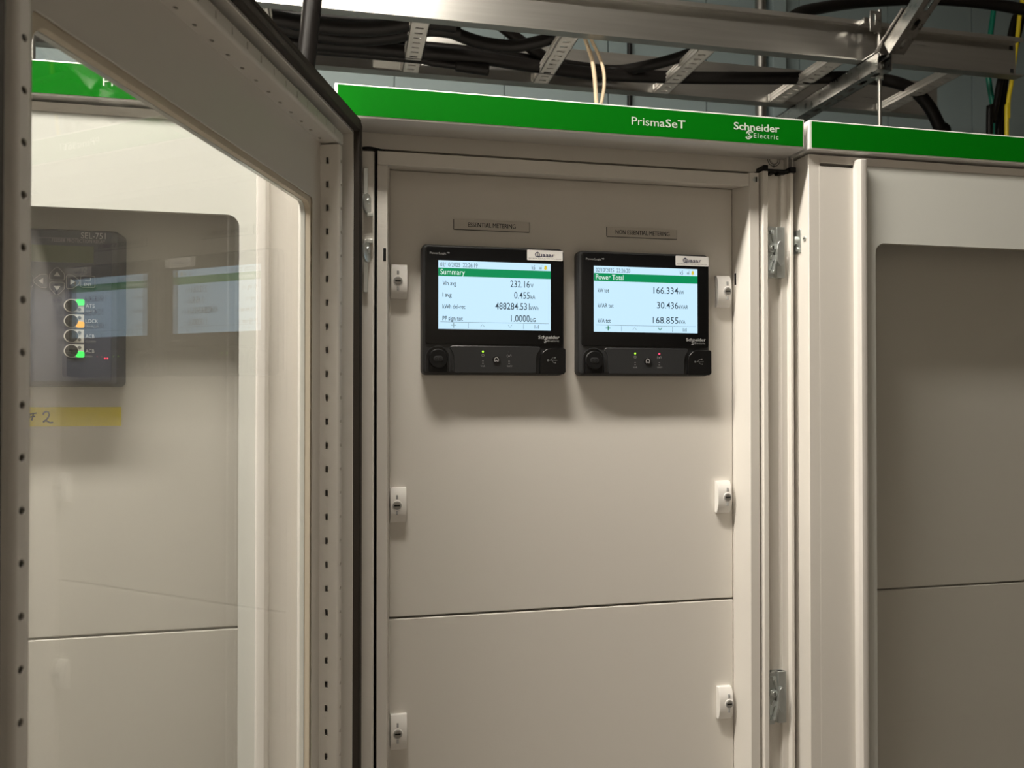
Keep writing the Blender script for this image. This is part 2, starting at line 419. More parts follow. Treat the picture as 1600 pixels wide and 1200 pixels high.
DW, DTOP, DBOT = 0.640, 1.9565, 0.12
def door(t, x0, opened, DW=DW, WS0=.1066, WS1=.5334, S0=.0965, S1=.5435, T1=1.8435, bars=(.0785, .5615)):
    """glazed door in its own coordinates: x along the door from the hinge, y inwards, z up"""
    top = DTOP; WZ0, WZ1, T0 = .24, 1.8375 if opened else 1.8345, .231
    b = MB(); RW, RN = .018, .027
    b.box(0, RW, -.0135, RN, DBOT, top); b.box(DW - RW, DW, -.0135, RN, DBOT, top)
    b.box(RW - .001, DW - RW + .001, -.0130, RN - .0002, 1.9452, top - .0001); b.box(RW - .001, DW - RW + .001, -.0130, RN - .0002, DBOT + .0001, DBOT + .0112)
    b.box(RW - .001, DW - RW + .001, .0005, RN - .0003, top - RW, top - .004); b.box(RW - .001, DW - RW + .001, .0005, RN - .0003, DBOT + .004, DBOT + RW)
    b.plate((0, 0, 0), (1, 0, 0), (0, 0, 1), (0, 1, 0), RW - .001, DW - RW + .001, DBOT + RW - .001, top - RW + .001, (S0, S1, T0, T1), .004, .0015, back=True)
    B0, B1 = WS0 - .0211, WS1 + .0211                       # edges of the glass between the trim bars
    b.box(RW - .002, B0 - .004, -.0136, -.009, DBOT + RW - .002, top - RW + .002); b.box(B1 + .004, DW - RW + .002, -.0136, -.009, DBOT + RW - .002, top - RW + .002)
    d = obj('door', b, 'paint', t, raw=True, bevel=.0016)
    g = MB().plate((0, -.0135, 0), (1, 0, 0), (0, 0, 1), (0, -1, 0), B0, B1, DBOT + .012, 1.9445, (WS0, WS1, WZ0, WZ1), .0145, .005, back=True, sides=True, K=8)
    obj('painted_glass_border', g, 'frost', d, raw=True)
    p = MB().box(WS0 - .0003, WS1 + .0003, -.0130, -.0092, WZ0 - .0003, WZ1 + .0003)
    obj('glass_pane', p, 'glass', d, raw=True)
    se = MB().plate((0, -.0022, 0), (1, 0, 0), (0, 0, 1), (0, 1, 0), S0 - .004, S1 + .004, T0 - .004, T1 + .004, (WS0 - .0005, WS1 + .0005, WZ0 - .0005, WZ1 + .0005), .014, .0062, back=True, K=8)
    obj('window_seal', se, 'seal', d, raw=True)
    for c, sgn in zip(bars, (1, -1)):
        prof = [(c - sgn*.0080, -.0125), (c - sgn*.0070, -.022), (c - sgn*.0035, -.0255), (c + sgn*.0035, -.0262), (c + sgn*.0066, -.0245), (c + sgn*.0078, -.020), (c + sgn*.0080, -.0125)]
        obj('trim_bar', MB().prism(prof, DBOT + .01, 1.9505), 'trim', d, raw=True, bevel=.0008)
    if opened:
        gk = MB(); G0, G1 = .004, .0165
        for xa, xb, za, zb in ((G0, G1, DBOT + G0, top - G0), (DW - G1, DW - G0, DBOT + G0, top - G0), (G1, DW - G1, top - G1, top - G0), (G1, DW - G1, DBOT + G0, DBOT + G1)):
            gk.box(xa, xb, RN, .035, za, zb)
        obj('gasket', gk, 'gasket', d, raw=True, bevel=.003)
        PT, N, t_, e = .028, .0235, .0012, .0030
        def stiff(s0, s1, za, zb):
            q = MB(); c = [1.893 - PT*k for k in range(80) if za + .02 < 1.893 - PT*k < zb - .012]; c.reverse()
            for sx, nx in ((s1, 1), (s0, -1)):
                q.perf((sx, 0, 0), (0, 0, 1), (0, 1, 0), (nx, 0, 0), za, zb, 0, N - e, c, .0076, .0034, .0005, t_, vc=.0085)
            q.perf((0, N, 0), (0, 0, 1), (1, 0, 0), (0, 1, 0), za, zb, s0 + e, s1 - e, c, .0044, .0044, .0022, t_, K=4)
            for sx, sg in ((s0, 1), (s1, -1)):
                arc = [(sx + sg*e*(1 - math.cos(R(a))), N - e + e*math.sin(R(a))) for a in (0, 22, 45, 68, 90)]
                q.loft([[(p_[0], p_[1], z) for p_ in arc] for z in (za, zb)], caps=False, close=False)
            for z in (za, zb): q.quad([(s0, 0, z), (s0, N - e, z), (s0 + e, N, z), (s1 - e, N, z), (s1, N - e, z), (s1, 0, z)])
            obj('stiffener', q, 'paint', d, raw=True)
        stiff(.0470, .0592, .16, 1.9120)
        stiff(.5668, .5788, .16, 1.9120)
        q = MB(); za, zb = 1.9140, 1.9290; c = [.077 + .0285*k for k in range(17)]
        for z, nz in ((za, -1), (zb, 1)):
            q.perf((0, 0, z), (1, 0, 0), (0, 1, 0), (0, 0, nz), .047, .572, 0, N - e, c, .0050, .0034, .0016, t_, vc=.0055)
        q.perf((0, N, 0), (1, 0, 0), (0, 0, 1), (0, 1, 0), .047, .572, za + e, zb - e, c, .0020, .0066, .0005, t_)
        for z, sg in ((za, 1), (zb, -1)):
            arc = [(z + sg*e*(1 - math.cos(R(a))), N - e + e*math.sin(R(a))) for a in (0, 22, 45, 68, 90)]
            q.loft([[(xx, p_[1], p_[0]) for p_ in arc] for xx in (.047, .572)], caps=False, close=False)
        for xx in (.047, .572): q.quad([(xx, 0, za), (xx, N - e, za), (xx, N, za + e), (xx, N, zb - e), (xx, N - e, zb), (xx, 0, zb)])
        obj('stiffener', q, 'paint', d, raw=True)
    return d

def cabinet(x0, label):
    t = thing('switchboard_cabinet', (x0 + .325, .3, 0.0), label, 'cabinet', 'white switchboard cabinets in a row')
    body(t, x0); header(t, x0)
    return t
X1 = -0.0145
X0, X2 = X1 - PITCHX, X1 + PITCHX

# ---- middle cabinet, door swung open
mid = cabinet(X1, 'white switchboard cabinet standing open, two lit display meters on its upper front plate')
f = MB()
f.prism([(.0280, 1.9116), (.0280, 1.9290), (.0310, 1.9300), (.078, 1.9300), (.078, 1.9192), (.07, 1.9190)], .0412, .5600, 'x')
f.prism([(.0412, .034), (.0535, .034), (.0548, .036), (.0562, .054), (.0580, .058), (.0580, .080), (.0412, .080)], .12, 1.930)
f.prism([(.5595, .080), (.5595, .062), (.5610, .058), (.5635, .036), (.5650, .034), (.5790, .034), (.5790, .080)], .12, 1.933)
f.cyl((.5735, .0345, 1.9228), (.5735, .0312, 1.9228), .0042, n=16, m=1)
f.box(.5725, .5745, .0308, .0317, 1.9193, 1.9263, 2)
f.box(.0488, .0524, .0334, .046, 1.7885, 1.8055, 2)
f.box(.5588, .5600, .0645, .0690, 1.7765, 1.7935, 2)
obj('front_frame', f, ['paint', 'steel', 'hole'], mid, bevel=.0012)
pl = MB().prism([(-.005, .050), (-.003, .032), (.0355, .032), (.0375, .034), (.0375, .10), (-.005, .10)], .10, 1.9295)
obj('post', pl, 'paint', mid, bevel=.001, raw=False)
pr = MB().prism([(.5830, .10), (.5830, .033), (.5840, .0305), (.5905, .0300), (.5925, .0325), (.5935, .044), (.6150, .044), (.6165, .0390), (.6262, .0385), (.6268, .034), (.6275, .032), (.6318, .032), (.6325, .034), (.6325, .10)], .10, 1.9355)
obj('post', pr, 'paint', mid, bevel=.0006)
cp = MB()
cp.box(.583, .6335, .032, .060, 1.9362, 1.9395); cp.box(.5835, .5905, .028, .05, 1.9358, 1.9435)
cp.box(.6250, .6345, .028, .05, 1.9350, 1.9430); cp.box(.596, .603, .033, .05, 1.9325, 1.937); cp.box(.610, .621, .033, .05, 1.9330, 1.937)
obj('post_cap', cp, 'darker', mid, bevel=.0006)
kh = MB()
kh.stroke(circ(.6146, 1.9600, .0098, 28), .0012, .0544, 0, closed=True); kh.stroke(circ(.6146, 1.9600, .0068, 24), .0010, .0544, 0, closed=True)
kh.box(.6132, .6160, .0535, .056, 1.9488, 1.9515, 0)
kh.cyl((.6146, .0553, 1.9600), (.6146, .0535, 1.9600), .0052, n=20, m=1)
obj('knockout_plug', kh, ['dimtext', 'paint'], mid)
# latch plates on the right hand post
def latch(zc):
    b = MB(); h = .0365; x0, x1 = .5930, .6190
    b.box(x0, x1, .0375, .0440, zc - h, zc + h)
    b.box(x1 - .0115, x1 + .001, .0345, .0420, zc - h, zc + h)                 # folded flange
    for s in (-1, 1):
        b.box(x0 - .0005, x0 + .0075, .0330, .0420, zc + s*(h - .003) - .003, zc + s*(h - .003) + .003)
        b.box(x0 + .004, x0 + .009, .0310, .0420, zc + s*(h - .008) - .0025, zc + s*(h - .008) + .0025)
        # bent spring arm from the corner to the tongue
        pts = [(x0 + .007, zc + s*.030), (x0 + .009, zc + s*.020), (x0 + .0125, zc + s*.011), (x0 + .0125, zc + s*.004)]
        for a, c in zip(pts, pts[1:]):
            b.loft([[(a[0] - .0012, .037, a[1]), (a[0] + .0012, .037, a[1]), (a[0] + .0012, .0295, a[1]), (a[0] - .0012, .0295, a[1])],
                    [(c[0] - .0012, .037, c[1]), (c[0] + .0012, .037, c[1]), (c[0] + .0012, .0295, c[1]), (c[0] - .0012, .0295, c[1])]])
    b.loft([[(x0 + .0175 + p[0], yy, zc - .002 + p[1]) for p in [(q[0]*.0062, q[1]*.0180) for q in circ(0, 0, 1, 24)]] for yy in (.0345, .0290)])
    b.cyl((x0 + .0075, .0415, zc + .006), (x0 + .0075, .0345, zc + .006), .0062, n=20)
    b.cyl((x0 + .0075, .0350, zc + .006), (x0 + .0075, .0320, zc + .006), .0038, n=16)
    b.box(x0 + .0068, x0 + .0082, .0315, .0322, zc + .003, zc + .009, 1)
    b.cyl((x0 + .0085, .0415, zc - .008), (x0 + .0085, .0345, zc - .008), .0042, n=16)
    obj('latch_plate', b, ['steel', 'hole'], mid, bevel=.0005)
latch(1.8205); latch(1.1835)
# hinge leaves on the left hand post
for zc, s in ((1.8640, -1), (1.8020, 1)):
    b = MB()
    b.box(.0235, .0290, .0260, .0320, zc - .004 if s < 0 else zc - .055, zc + .042 if s < 0 else zc + .012)
    ax = Vector((.90, -.44, 0)); h0 = Vector((.0265, .0262, zc - .004))
    b.cyl(h0, h0 + ax*.0028, .0128, n=26); b.cyl(h0 + ax*.0028, h0 + ax*.0034, .0128, .0115, n=26)
    b.cyl(h0 + ax*.003 + Vector((0, 0, .003)), h0 + ax*.0052 + Vector((0, 0, .003)), .0042, .0036, n=14)
    b.box(.0280, .0355, .0240, .0320, zc - s*.000 - .020 if s < 0 else zc + .008, zc - .016 if s < 0 else zc + .0125)
    obj('hinge', b, 'steel', mid, bevel=.0004)
ov = MB().tube([(.018, .045, 1.9360), (.034, .047, 1.9380), (.055, .050, 1.9345), (.080, .052, 1.9300)], .0016, n=8)
obj('spring_wire', ov, 'darker', mid)
plates = cover_plates(mid, X1, True)
for u, v in ((622, 439), (620.5, 790), (621.5, 1147)):
    p = at(u, v, PANEL_Y - .0118); lock(plates[0] if p.z > SEAM_Z else plates[1], p.x, p.z, False)
for u, v in ((1137, 455), (1137, 777), (1139.5, 1100)):
    p = at(u, v, PANEL_Y - .0118); lock(plates[0] if p.z > SEAM_Z else plates[1], p.x, p.z, True)
ALPHA = R(90 + 18.3)
dv = Vector((math.cos(ALPHA), -math.sin(ALPHA), 0)); nv = Vector((math.sin(ALPHA), math.cos(ALPHA), 0))
HP = Vector((.0043, -.004, 0)) - .016*dv - .020*nv
d1 = door(mid, X1, True, DW=.620, WS0=.0858, WS1=.5335, S0=.0828, S1=.5365, bars=(.0577, .5616))
d1.location = HP - ORG[mid.name]; d1.rotation_euler = (0, 0, -ALPHA)

# ---- right and left cabinets, doors shut
right = cabinet(X2, 'white switchboard cabinet at the right of the picture, plain plate behind its shut glass door')
left = cabinet(X0, 'white switchboard cabinet at the left, seen through the open glass door')
for t, x0 in ((right, X2), (left, X0)):
    cover_plates(t, x0, False)
    d = door(t, x0, False)
    d.location = Vector((x0 + .0060, .0215, 0)) - ORG[t.name]
    if t is right:
        b = MB()
        xs = x0 + .0055
        b.box(xs - .0012, xs + .0005, .0265, .0470, 1.8200, 1.8535)
        b.loft([[(xs + dx, .0400 + p[0], 1.8390 + p[1]) for p in circ(0, 0, rr, 22)] for dx, rr in ((-.001, .0072), (-.0050, .0066), (-.0055, .005))])
        b.cyl((xs - .005, .0400, 1.8400), (xs - .0075, .0400, 1.8400), .0028, n=12)
        b.cyl((xs - .001, .0335, 1.8255), (xs - .0035, .0335, 1.8255), .0032, n=14)
        b.cyl((xs + .001, .0175, 1.8385), (xs - .0012, .0175, 1.8385), .0032, n=14)
        b.box(xs - .0016, xs - .0011, .0160, .0190, 1.8379, 1.8391, 1)
        obj('hinge', b, ['steel', 'hole'], t, bevel=.0004)

# ================================================================== display meters
def meter(u0, u1, v_mid_top, v_mid_bot, label, title, rows, date, alarm, act):
    FD = .0215
    a = at(u0, (v_mid_top + v_mid_bot)/2, PANEL_Y - FD); c = at(u1, (v_mid_top + v_mid_bot)/2, PANEL_Y - FD)
    W, Hh = .1972, .1748
    X = (a.x + c.x)/2 - W/2
    Z = at((u0 + u1)/2, v_mid_bot, PANEL_Y - FD).z
    t = thing('display_meter', (X + W/2, PANEL_Y, Z), label, 'meter', 'display meters on the front plate')
    Y = PANEL_Y
    obj('housing', MB().rbox(X, X + W, Z, Z + Hh, .007, 0.0, FD - .002, .006, K=6, y=Y), 'dark', t)
    fg = obj('front_glass', MB().rbox(X + .0045, X + W - .0035, Z + .0412, Z + Hh - .004, .0035, FD - .006, FD, .0006, y=Y), 'black', t)
    q = MB()
    q.text('PowerLogic™', X + .0105, Z + .1608, .0029, .0262, Y - FD - .0002)
    obj('lettering', q, 'greytext', fg)
    q = MB(); schneider(q, X + .1590, Z + .0500, .0042, .0300, Y - FD - .0002, 0, bold=.02)
    obj('maker_mark', q, 'greytext', fg)
    # sticker in the corner
    st = MB(); sx0, sx1, sz0, sz1 = X + .1432, X + .1935, Z + .1572, Z + .1712
    st.rbox(sx0, sx1, sz0, sz1, .0012, FD - .001, FD + .0005, y=Y)
    yy = Y - FD - .0008
    st.text('uasar', sx0 + .0165, sz0 + .0052, .0052, .0225, yy, 1, bold=.012)
    st.stroke(circ(sx0 + .0143, sz0 + .0078, .0030, 20), .0009, yy, 1, closed=True)
    st.stroke([(sx0 + .0143, sz0 + .0118), (sx0 + .0143, sz0 + .0060), (sx0 + .0170, sz0 + .0044)], .0009, yy, 1)
    st.text('ELECTRICAL  CONTROLS AND  AUTOMATION', sx0 + .0022, sz0 + .0020, .0012, .0455, yy, 2)
    obj('sticker', st, ['white', 'navy', 'ink'], fg)
    # screen
    SX0, SX1 = X + .0218, X + .1764
    SZ1, SZ0 = Z + Hh*(1 - .1256), Z + Hh*(1 - .6500)
    SW, SH = SX1 - SX0, SZ1 - SZ0
    scr = obj('screen', MB().box(SX0, SX1, Y - FD - .0003, Y - FD + .001, SZ0, SZ1), 'screen', t)
    y1, y2 = Y - FD - .0005, Y - FD - .0007
    fx = lambda k: SX0 + SW*k
    fz = lambda k: SZ1 - SH*k
    obj('title_bar', MB().poly([(fx(0), fz(.2285)), (fx(1), fz(.2285)), (fx(1), fz(.109)), (fx(0), fz(.109))], y1), 'bar', scr)
    obj('title_text', MB().text(title[0], fx(.018), fz(.205), SH*.076, SW*title[1], y2), 'bartext', scr)
    q = MB()
    q.text(date, fx(.018), fz(.090), SH*.060, SW*.325, y1, 0)
    n = len(rows)
    for lab, lw, val, vl, unit, uw, lc, vc in rows:
        q.text(lab, fx(.037), fz(lc + .030), SH*.062, SW*lw, y1, 0, bold=.008)
        q.text(val, fx(vl), fz(vc + .049), SH*.098, SW*(.809 - vl), y1, 0, bold=.004)
        q.text(unit, fx(.8155), fz(vc + .049), SH*.058, SW*uw, y1, 0, bold=.006)
    q.stroke([(fx(.018), fz(.897)), (fx(.98), fz(.897))], .0004, y1)
    for k in (.261, .753): q.stroke([(fx(k), fz(.905)), (fx(k), fz(.985))], .0005, y1)
    bx, bz = fx(.872), fz(.975)
    for k, hh in ((-.0025, .0052), (-.0008, .003), (.0009, .0042), (.0026, .0052)): q.stroke([(bx + k, bz), (bx + k, bz + hh)], .0006, y1)
    q.text('k5', fx(.827), fz(.092), SH*.060, SW*.03, y1, 0)
    obj('readout', q, 'lcdtext', scr)
    q = MB()
    A_ = 'lcdgreen' if act else 'lcdgrey'
    px, pz = fx(.133), fz(.942)
    q.stroke([(px - .0034, pz), (px - .0006, pz), (px + .0034, pz)], .0012, y1); q.stroke([(px, pz - .0034), (px, pz + .0034)], .0012, y1 - .0001)
    obj('plus_icon', q, A_, scr)
    obj('up_icon', MB().stroke([(fx(.368), fz(.962)), (fx(.386), fz(.925)), (fx(.404), fz(.962))], .0007, y1), 'lcdgrey', scr)
    obj('down_icon', MB().stroke([(fx(.612), fz(.922)), (fx(.631), fz(.962)), (fx(.650), fz(.922))], .0011 if act else .0007, y1), A_, scr)
    q = MB(); lx, lz = fx(.907), fz(.085)
    q.poly([(lx - .0018, lz), (lx + .0018, lz), (lx + .0018, lz + .0028), (lx - .0018, lz + .0028)], y1)
    q.stroke([(lx + .001, lz + .0026), (lx + .001, lz + .0050), (lx + .003, lz + .0050)], .0005, y1)
    obj('padlock_icon', q, 'lcdgrey', scr)
    q = MB(); bx, bz = fx(.953), fz(.092)
    q.poly([(bx - .0027, bz + .0008), (bx + .0027, bz + .0008), (bx + .0019, bz + .0022), (bx + .0017, bz + .0045), (bx + .0007, bz + .0057), (bx - .0007, bz + .0057), (bx - .0017, bz + .0045), (bx - .0019, bz + .0022)], y1)
    q.disc(bx, bz + .0004, .0008, y1 - .0001, 0, 10)
    obj('bell_icon', q, 'lcdyellow', scr)
    # lower control strip
    P = [(X + .0375, Z + .0375), (X + .0405, Z + .0392), (X + .1590, Z + .0392), (X + .1615, Z + .0378), (X + .1618, Z + .0350), (X + .1578, Z + .0290), (X + .1565, Z + .0240), (X + .1562, Z + .0040), (X + .1545, Z + .0026), (X + .0445, Z + .0026), (X + .0428, Z + .0040), (X + .0425, Z + .0240), (X + .0412, Z + .0300), (X + .0376, Z + .0352)]
    cpn = obj('control_strip', MB().prism(list(reversed(P)), Y - FD + .003, Y - FD - .0006, 'y'), 'dark', t, bevel=.0008)
    yc = Y - FD - .0008
    q = MB(); lx, rx = X + .0820, X + .1180
    q.stroke(circ(lx, Z + .0266, .0017, 14), .0004, yc, closed=True); q.stroke([(lx, Z + .0258), (lx, Z + .0280)], .0004, yc)
    q.text('VAR', lx - .0032, Z + .0110, .0020, .0064, yc)
    for zz in (.0158, .0190): q.stroke([(lx - .0010, Z + zz), (lx + .0010, Z + zz)], .0006, yc)
    obj('lettering', q, 'greytext', cpn)
    q = MB()
    for sg in (-1, 1):
        q.stroke(circ(rx + sg*.0008, Z + .0256, .0020, 8, 90 - sg*80 - 30, 90 - sg*80 + 60), .0005, yc)
        q.stroke(circ(rx, Z + .0262, .0028, 6, 90 - sg*70 - 22, 90 - sg*70 + 22), .0005, yc)
    q.disc(rx, Z + .0258, .0009, yc)
    for xx, s in ((rx, 'WATT'),):
        q.text(s, xx - .0032, Z + .0110, .0020, .0064 if s == 'VAR' else .0078, yc)
        for zz in (.0158, .0190): q.stroke([(xx - .0010, Z + zz), (xx + .0010, Z + zz)], .0006, yc)
    obj('lettering', q, 'greytext', cpn)
    b = MB().cyl((lx, Y - FD, Z + .0315), (lx, Y - FD - .0012, Z + .0315), .0013, n=12)
    obj('indicator_light', b, 'led_yg', cpn, label='lit green indicator light')
    b = MB().cyl((rx, Y - FD, Z + .0313), (rx, Y - FD - .0012, Z + .0313), .0013, n=12)
    obj('indicator_light', b, 'led_r' if alarm else 'dark', cpn, label='lit red indicator light' if alarm else 'unlit indicator light')
    hx, hz = X + .1003, Z + .0210
    b = MB().cyl((hx, Y - FD, hz), (hx, Y - FD - .0022, hz), .0052, .0047, 24, 0)
    b.stroke([(hx - .0026, hz - .0024), (hx - .0026, hz + .0010), (hx, hz + .0034), (hx + .0026, hz + .0010), (hx + .0026, hz - .0024), (hx + .0008, hz - .0024), (hx + .0008, hz - .0014), (hx - .0008, hz - .0014), (hx - .0008, hz - .0024)], .0007, Y - FD - .0024, 1, closed=True)
    obj('home_button', b, ['darker', 'paletext'], cpn)
    # optical port at the left
    ox, oz = X + .0215, Z + .0215
    b = MB()
    arch = circ(ox, oz + .001, .0165, 18, 0, 180) + [(ox - .0165, oz - .017), (ox - .0150, oz - .017)] + list(reversed(circ(ox, oz + .001, .0150, 18, 0, 180))) + [(ox + .0150, oz - .017), (ox + .0165, oz - .017)]
    out = circ(ox, oz + .001, .0165, 18, 0, 180); inn = circ(ox, oz + .001, .0152, 18, 0, 180)
    out = [(ox + .0165, oz - .017)] + out + [(ox - .0165, oz - .017)]; inn = [(ox + .0152, oz - .017)] + inn + [(ox - .0152, oz - .017)]
    b.loft([[(o_[0], Y - FD + .002, o_[1]), (o_[0], Y - FD - .0006, o_[1]), (i_[0], Y - FD - .0006, i_[1]), (i_[0], Y - FD + .002, i_[1])] for o_, i_ in zip(out, inn)], 0)
    b.loft([[(p[0], yy, p[1]) for p in circ(ox, oz, rr, 28)] for yy, rr in ((Y - FD + .002, .0130), (Y - FD - .0025, .0130), (Y - FD - .0040, .0118))], 1)
    b.rbox(ox - .0125, ox + .0125, Z + .0030, oz, .002, FD - .004, FD + .0018, .001, 1, y=Y)
    b.rbox(ox - .0062, ox + .0062, oz - .0040, oz + .0036, .0035, FD, FD + .0045, .0005, 0, y=Y)
    for sg in (-1, 1): b.stroke(circ(ox + sg*.0024, oz - .0002, .0015, 10), .0006, Y - FD - .0047, 1, closed=True)
    obj('optical_port', b, ['dark', 'darker', 'dimtext'], t)
    # usb flap at the right
    ux0, ux1, uz0, uz1 = X + .1612, X + W + .0004, Z + .0015, Z + .0372
    pts = circ(ux0 + .0165, uz1 - .0165, .0165, 12, 90, 180) + [(ux0, uz0 + .001), (ux0 + .001, uz0), (ux1 - .003, uz0), (ux1, uz0 + .003), (ux1, uz1 - .002), (ux1 - .002, uz1)]
    b = MB().prism(pts, Y - FD + .014, Y - FD - .0012, 'y')
    b.box(ux1 - .001, ux1 + .0012, Y - FD + .004, Y - FD + .010, Z + .014, Z + .021)
    cx, cz, yy = ux0 + .0175, Z + .0205, Y - FD - .0015
    b.stroke([(cx - .006, cz), (cx + .0065, cz)], .0006, yy, 1)
    b.stroke([(cx - .003, cz), (cx, cz + .0035), (cx + .003, cz + .0035)], .0006, yy, 1); b.stroke([(cx - .001, cz), (cx + .0015, cz - .0032), (cx + .004, cz - .0032)], .0006, yy, 1)
    b.disc(cx - .0065, cz, .0014, yy, 1, 12); b.disc(cx + .0035, cz + .0035, .0010, yy, 1, 10); b.disc(cx + .0042, cz - .0032, .0010, yy, 1, 4)
    obj('usb_flap', b, ['black', 'dimtext'], t, bevel=.0008)
    return t
meter(660.5, 882, 385.5, 586, 'black display meter on the left, its lit screen headed Summary', ('Summary', .213), [
    ('Vln avg', .118, '232.16', .634, 'V', .027, .331, .316), ('I avg', .078, '0.455', .668, 'kA', .043, .500, .483),
    ('kWh del-rec', .198, '488284.531', .499, 'kWh', .072, .670, .648), ('PF sign tot', .176, '1.0000', .639, 'LG', .047, .844, .826)],
    '02/10/2025  22:26:19', False, False)
meter(903, 1112, 396, 587.5, 'black display meter on the right, its lit screen headed Power Total', ('Power Total', .262), [
    ('kW tot', .105, '166.334', .568, 'kW', .052, .369, .347), ('kVAR tot', .147, '30.436', .602, 'kVAR', .090, .600, .575),
    ('kVA tot', .120, '168.855', .562, 'kVA', .063, .829, .806)],
    '02/10/2025  22:26:20', True, True)

# engraved plates above the meters
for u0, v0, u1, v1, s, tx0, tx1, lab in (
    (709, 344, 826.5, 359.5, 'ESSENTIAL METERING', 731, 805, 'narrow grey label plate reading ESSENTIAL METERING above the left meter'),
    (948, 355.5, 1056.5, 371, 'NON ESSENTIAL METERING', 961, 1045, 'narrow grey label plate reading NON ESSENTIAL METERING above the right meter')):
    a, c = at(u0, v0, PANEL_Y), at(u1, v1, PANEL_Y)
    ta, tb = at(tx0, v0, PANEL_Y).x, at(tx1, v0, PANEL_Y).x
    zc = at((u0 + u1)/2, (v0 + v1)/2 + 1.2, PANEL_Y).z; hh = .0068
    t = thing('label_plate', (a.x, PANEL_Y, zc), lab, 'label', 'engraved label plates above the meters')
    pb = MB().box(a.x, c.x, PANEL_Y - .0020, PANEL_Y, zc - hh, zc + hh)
    pb.box(a.x, c.x, PANEL_Y - .0018, PANEL_Y, zc - hh - .0005, zc - hh, 1); pb.box(c.x, c.x + .0005, PANEL_Y - .0018, PANEL_Y, zc - hh, zc + hh, 1)  # plate's shadow painted as thin dark strips along its bottom and right edges
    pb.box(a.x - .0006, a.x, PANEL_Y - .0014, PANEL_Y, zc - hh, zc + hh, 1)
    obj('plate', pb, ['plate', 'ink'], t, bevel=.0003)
    obj('lettering', MB().text(s, ta, zc - .0030, .0060, tb - ta, PANEL_Y - .0022).text(s, ta + .00022, zc - .0030, .0060, tb - ta, PANEL_Y - .00225), 'ink', t)

# ================================================================== protection relay and tape behind the left window
FY = .040
rr_, rt_, rb_ = at(188.5, 480, .050).x, at(120, 357.5, FY).z, at(120, 604.5, FY).z
rl_ = rr_ - .205
t = thing('protection_relay', ((rl_ + rr_)/2, PANEL_Y, rb_), 'slate grey protection relay with round keys and arrow buttons behind the left window', 'relay')
obj('housing', MB().rbox(rl_, rr_, rb_, rt_, .007, 0, PANEL_Y - FY, .008, K=5, y=PANEL_Y), 'relay', t)
fr0 = at(174.5, 480, FY).x
face = obj('face_plate', MB().rbox(rl_ + .010, fr0, rb_ + .006, rt_ - .003, .004, PANEL_Y - FY - .001, PANEL_Y - FY + .0008, .0004, y=PANEL_Y), 'relayface', t)
ry = FY - .0011
def RX(u, v=480): return at(u, v, ry).x
def RZ(u, v): return at(u, v, ry).z
q = MB()
q.text('SEL-751', RX(126), RZ(145, 373), .0072, RX(164.5) - RX(126), ry, 0)
q.text('FEEDER PROTECTION RELAY', RX(80.5), RZ(120, 379), .0040, RX(164) - RX(80.5), ry, 1)
q.stroke([(RX(60), RZ(60, 371)), (RX(122), RZ(122, 372.5))], .0004, ry, 1)
obj('lettering', q, ['paletext', 'greytext'], face)
q = MB()
for k, (s, vv) in enumerate((('ATS', 477.5), ('LOCK', 501.3), ('ACB', 525), ('ACB', 548.2))):
    z = RZ(140, vv + 2); q.text(s, RX(134), z - .001, .0044, {3: .0098, 4: .0138}[len(s)], ry - .0003, 0)
    q.text(('SELECT', 'ENABLED', 'CLOSED', 'OPEN')[k], RX(134), z - .0062, .0020, (.010, .014, .0115, .0075)[k], ry - .0003, 1)
obj('key_lettering', q, ['paletext', 'greytext'], face)
obj('text_display', MB().box(rl_ + .022, RX(146), ry - .0006, ry + .0005, RZ(120, 410.5), RZ(120, 384.5)), 'rlcd', face)
for k, (u, v, an) in enumerate(((89.6, 428, 90), (64, 439, 180), (89.6, 450.5, 270), (114, 440.5, 0), (137.5, 440.5, None), (40.5, 438.5, None))):
    x, z = RX(u, v), RZ(u, v); b = MB(); sz = .0076
    if an is None:
        o_ = rrect(x - sz*1.05, x + sz*1.05, z - sz*.9, z + sz*.9, .0022, 4)
        if u > 100:
            b.text('ENT', x - .0042, z - .0048, .0032, .0084, ry - .0008, 0)
            b.stroke([(x + .003, z + .005), (x + .003, z + .002), (x - .003, z + .002)], .0007, ry - .0008, 0)
        else: b.text('ESC', x - .0042, z - .002, .0032, .0084, ry - .0008, 0)
    else:
        rot = lambda p: (x + p[0]*math.cos(R(an)) - p[1]*math.sin(R(an)), z + p[0]*math.sin(R(an)) + p[1]*math.cos(R(an)))
        o_ = [rot(p) for p in ((-sz*.8, sz*1.05), (-sz*.95, sz*.85), (-sz*.95, -sz*.85), (-sz*.8, -sz*1.05), (-sz*.1, -sz*1.05), (sz*.15, -sz*.95), (sz*.95, -sz*.25), (sz*1.0, 0), (sz*.95, sz*.25), (sz*.15, sz*.95), (-sz*.1, sz*1.05))]
        b.poly([rot(p) for p in ((-sz*.35, sz*.48), (-sz*.35, -sz*.48), (sz*.35, 0))], ry - .0008, 0)
    cxm = sum(p[0] for p in o_)/len(o_); czm = sum(p[1] for p in o_)/len(o_)
    b.prism(o_, ry + .0004, ry - .0006, 'y', 1)
    b.stroke(o_, .0005, ry - .0008, 2, closed=True)
    obj('arrow_button' if an is not None else 'key_button', b, ['paletext', 'relayface', 'greytext'], face)
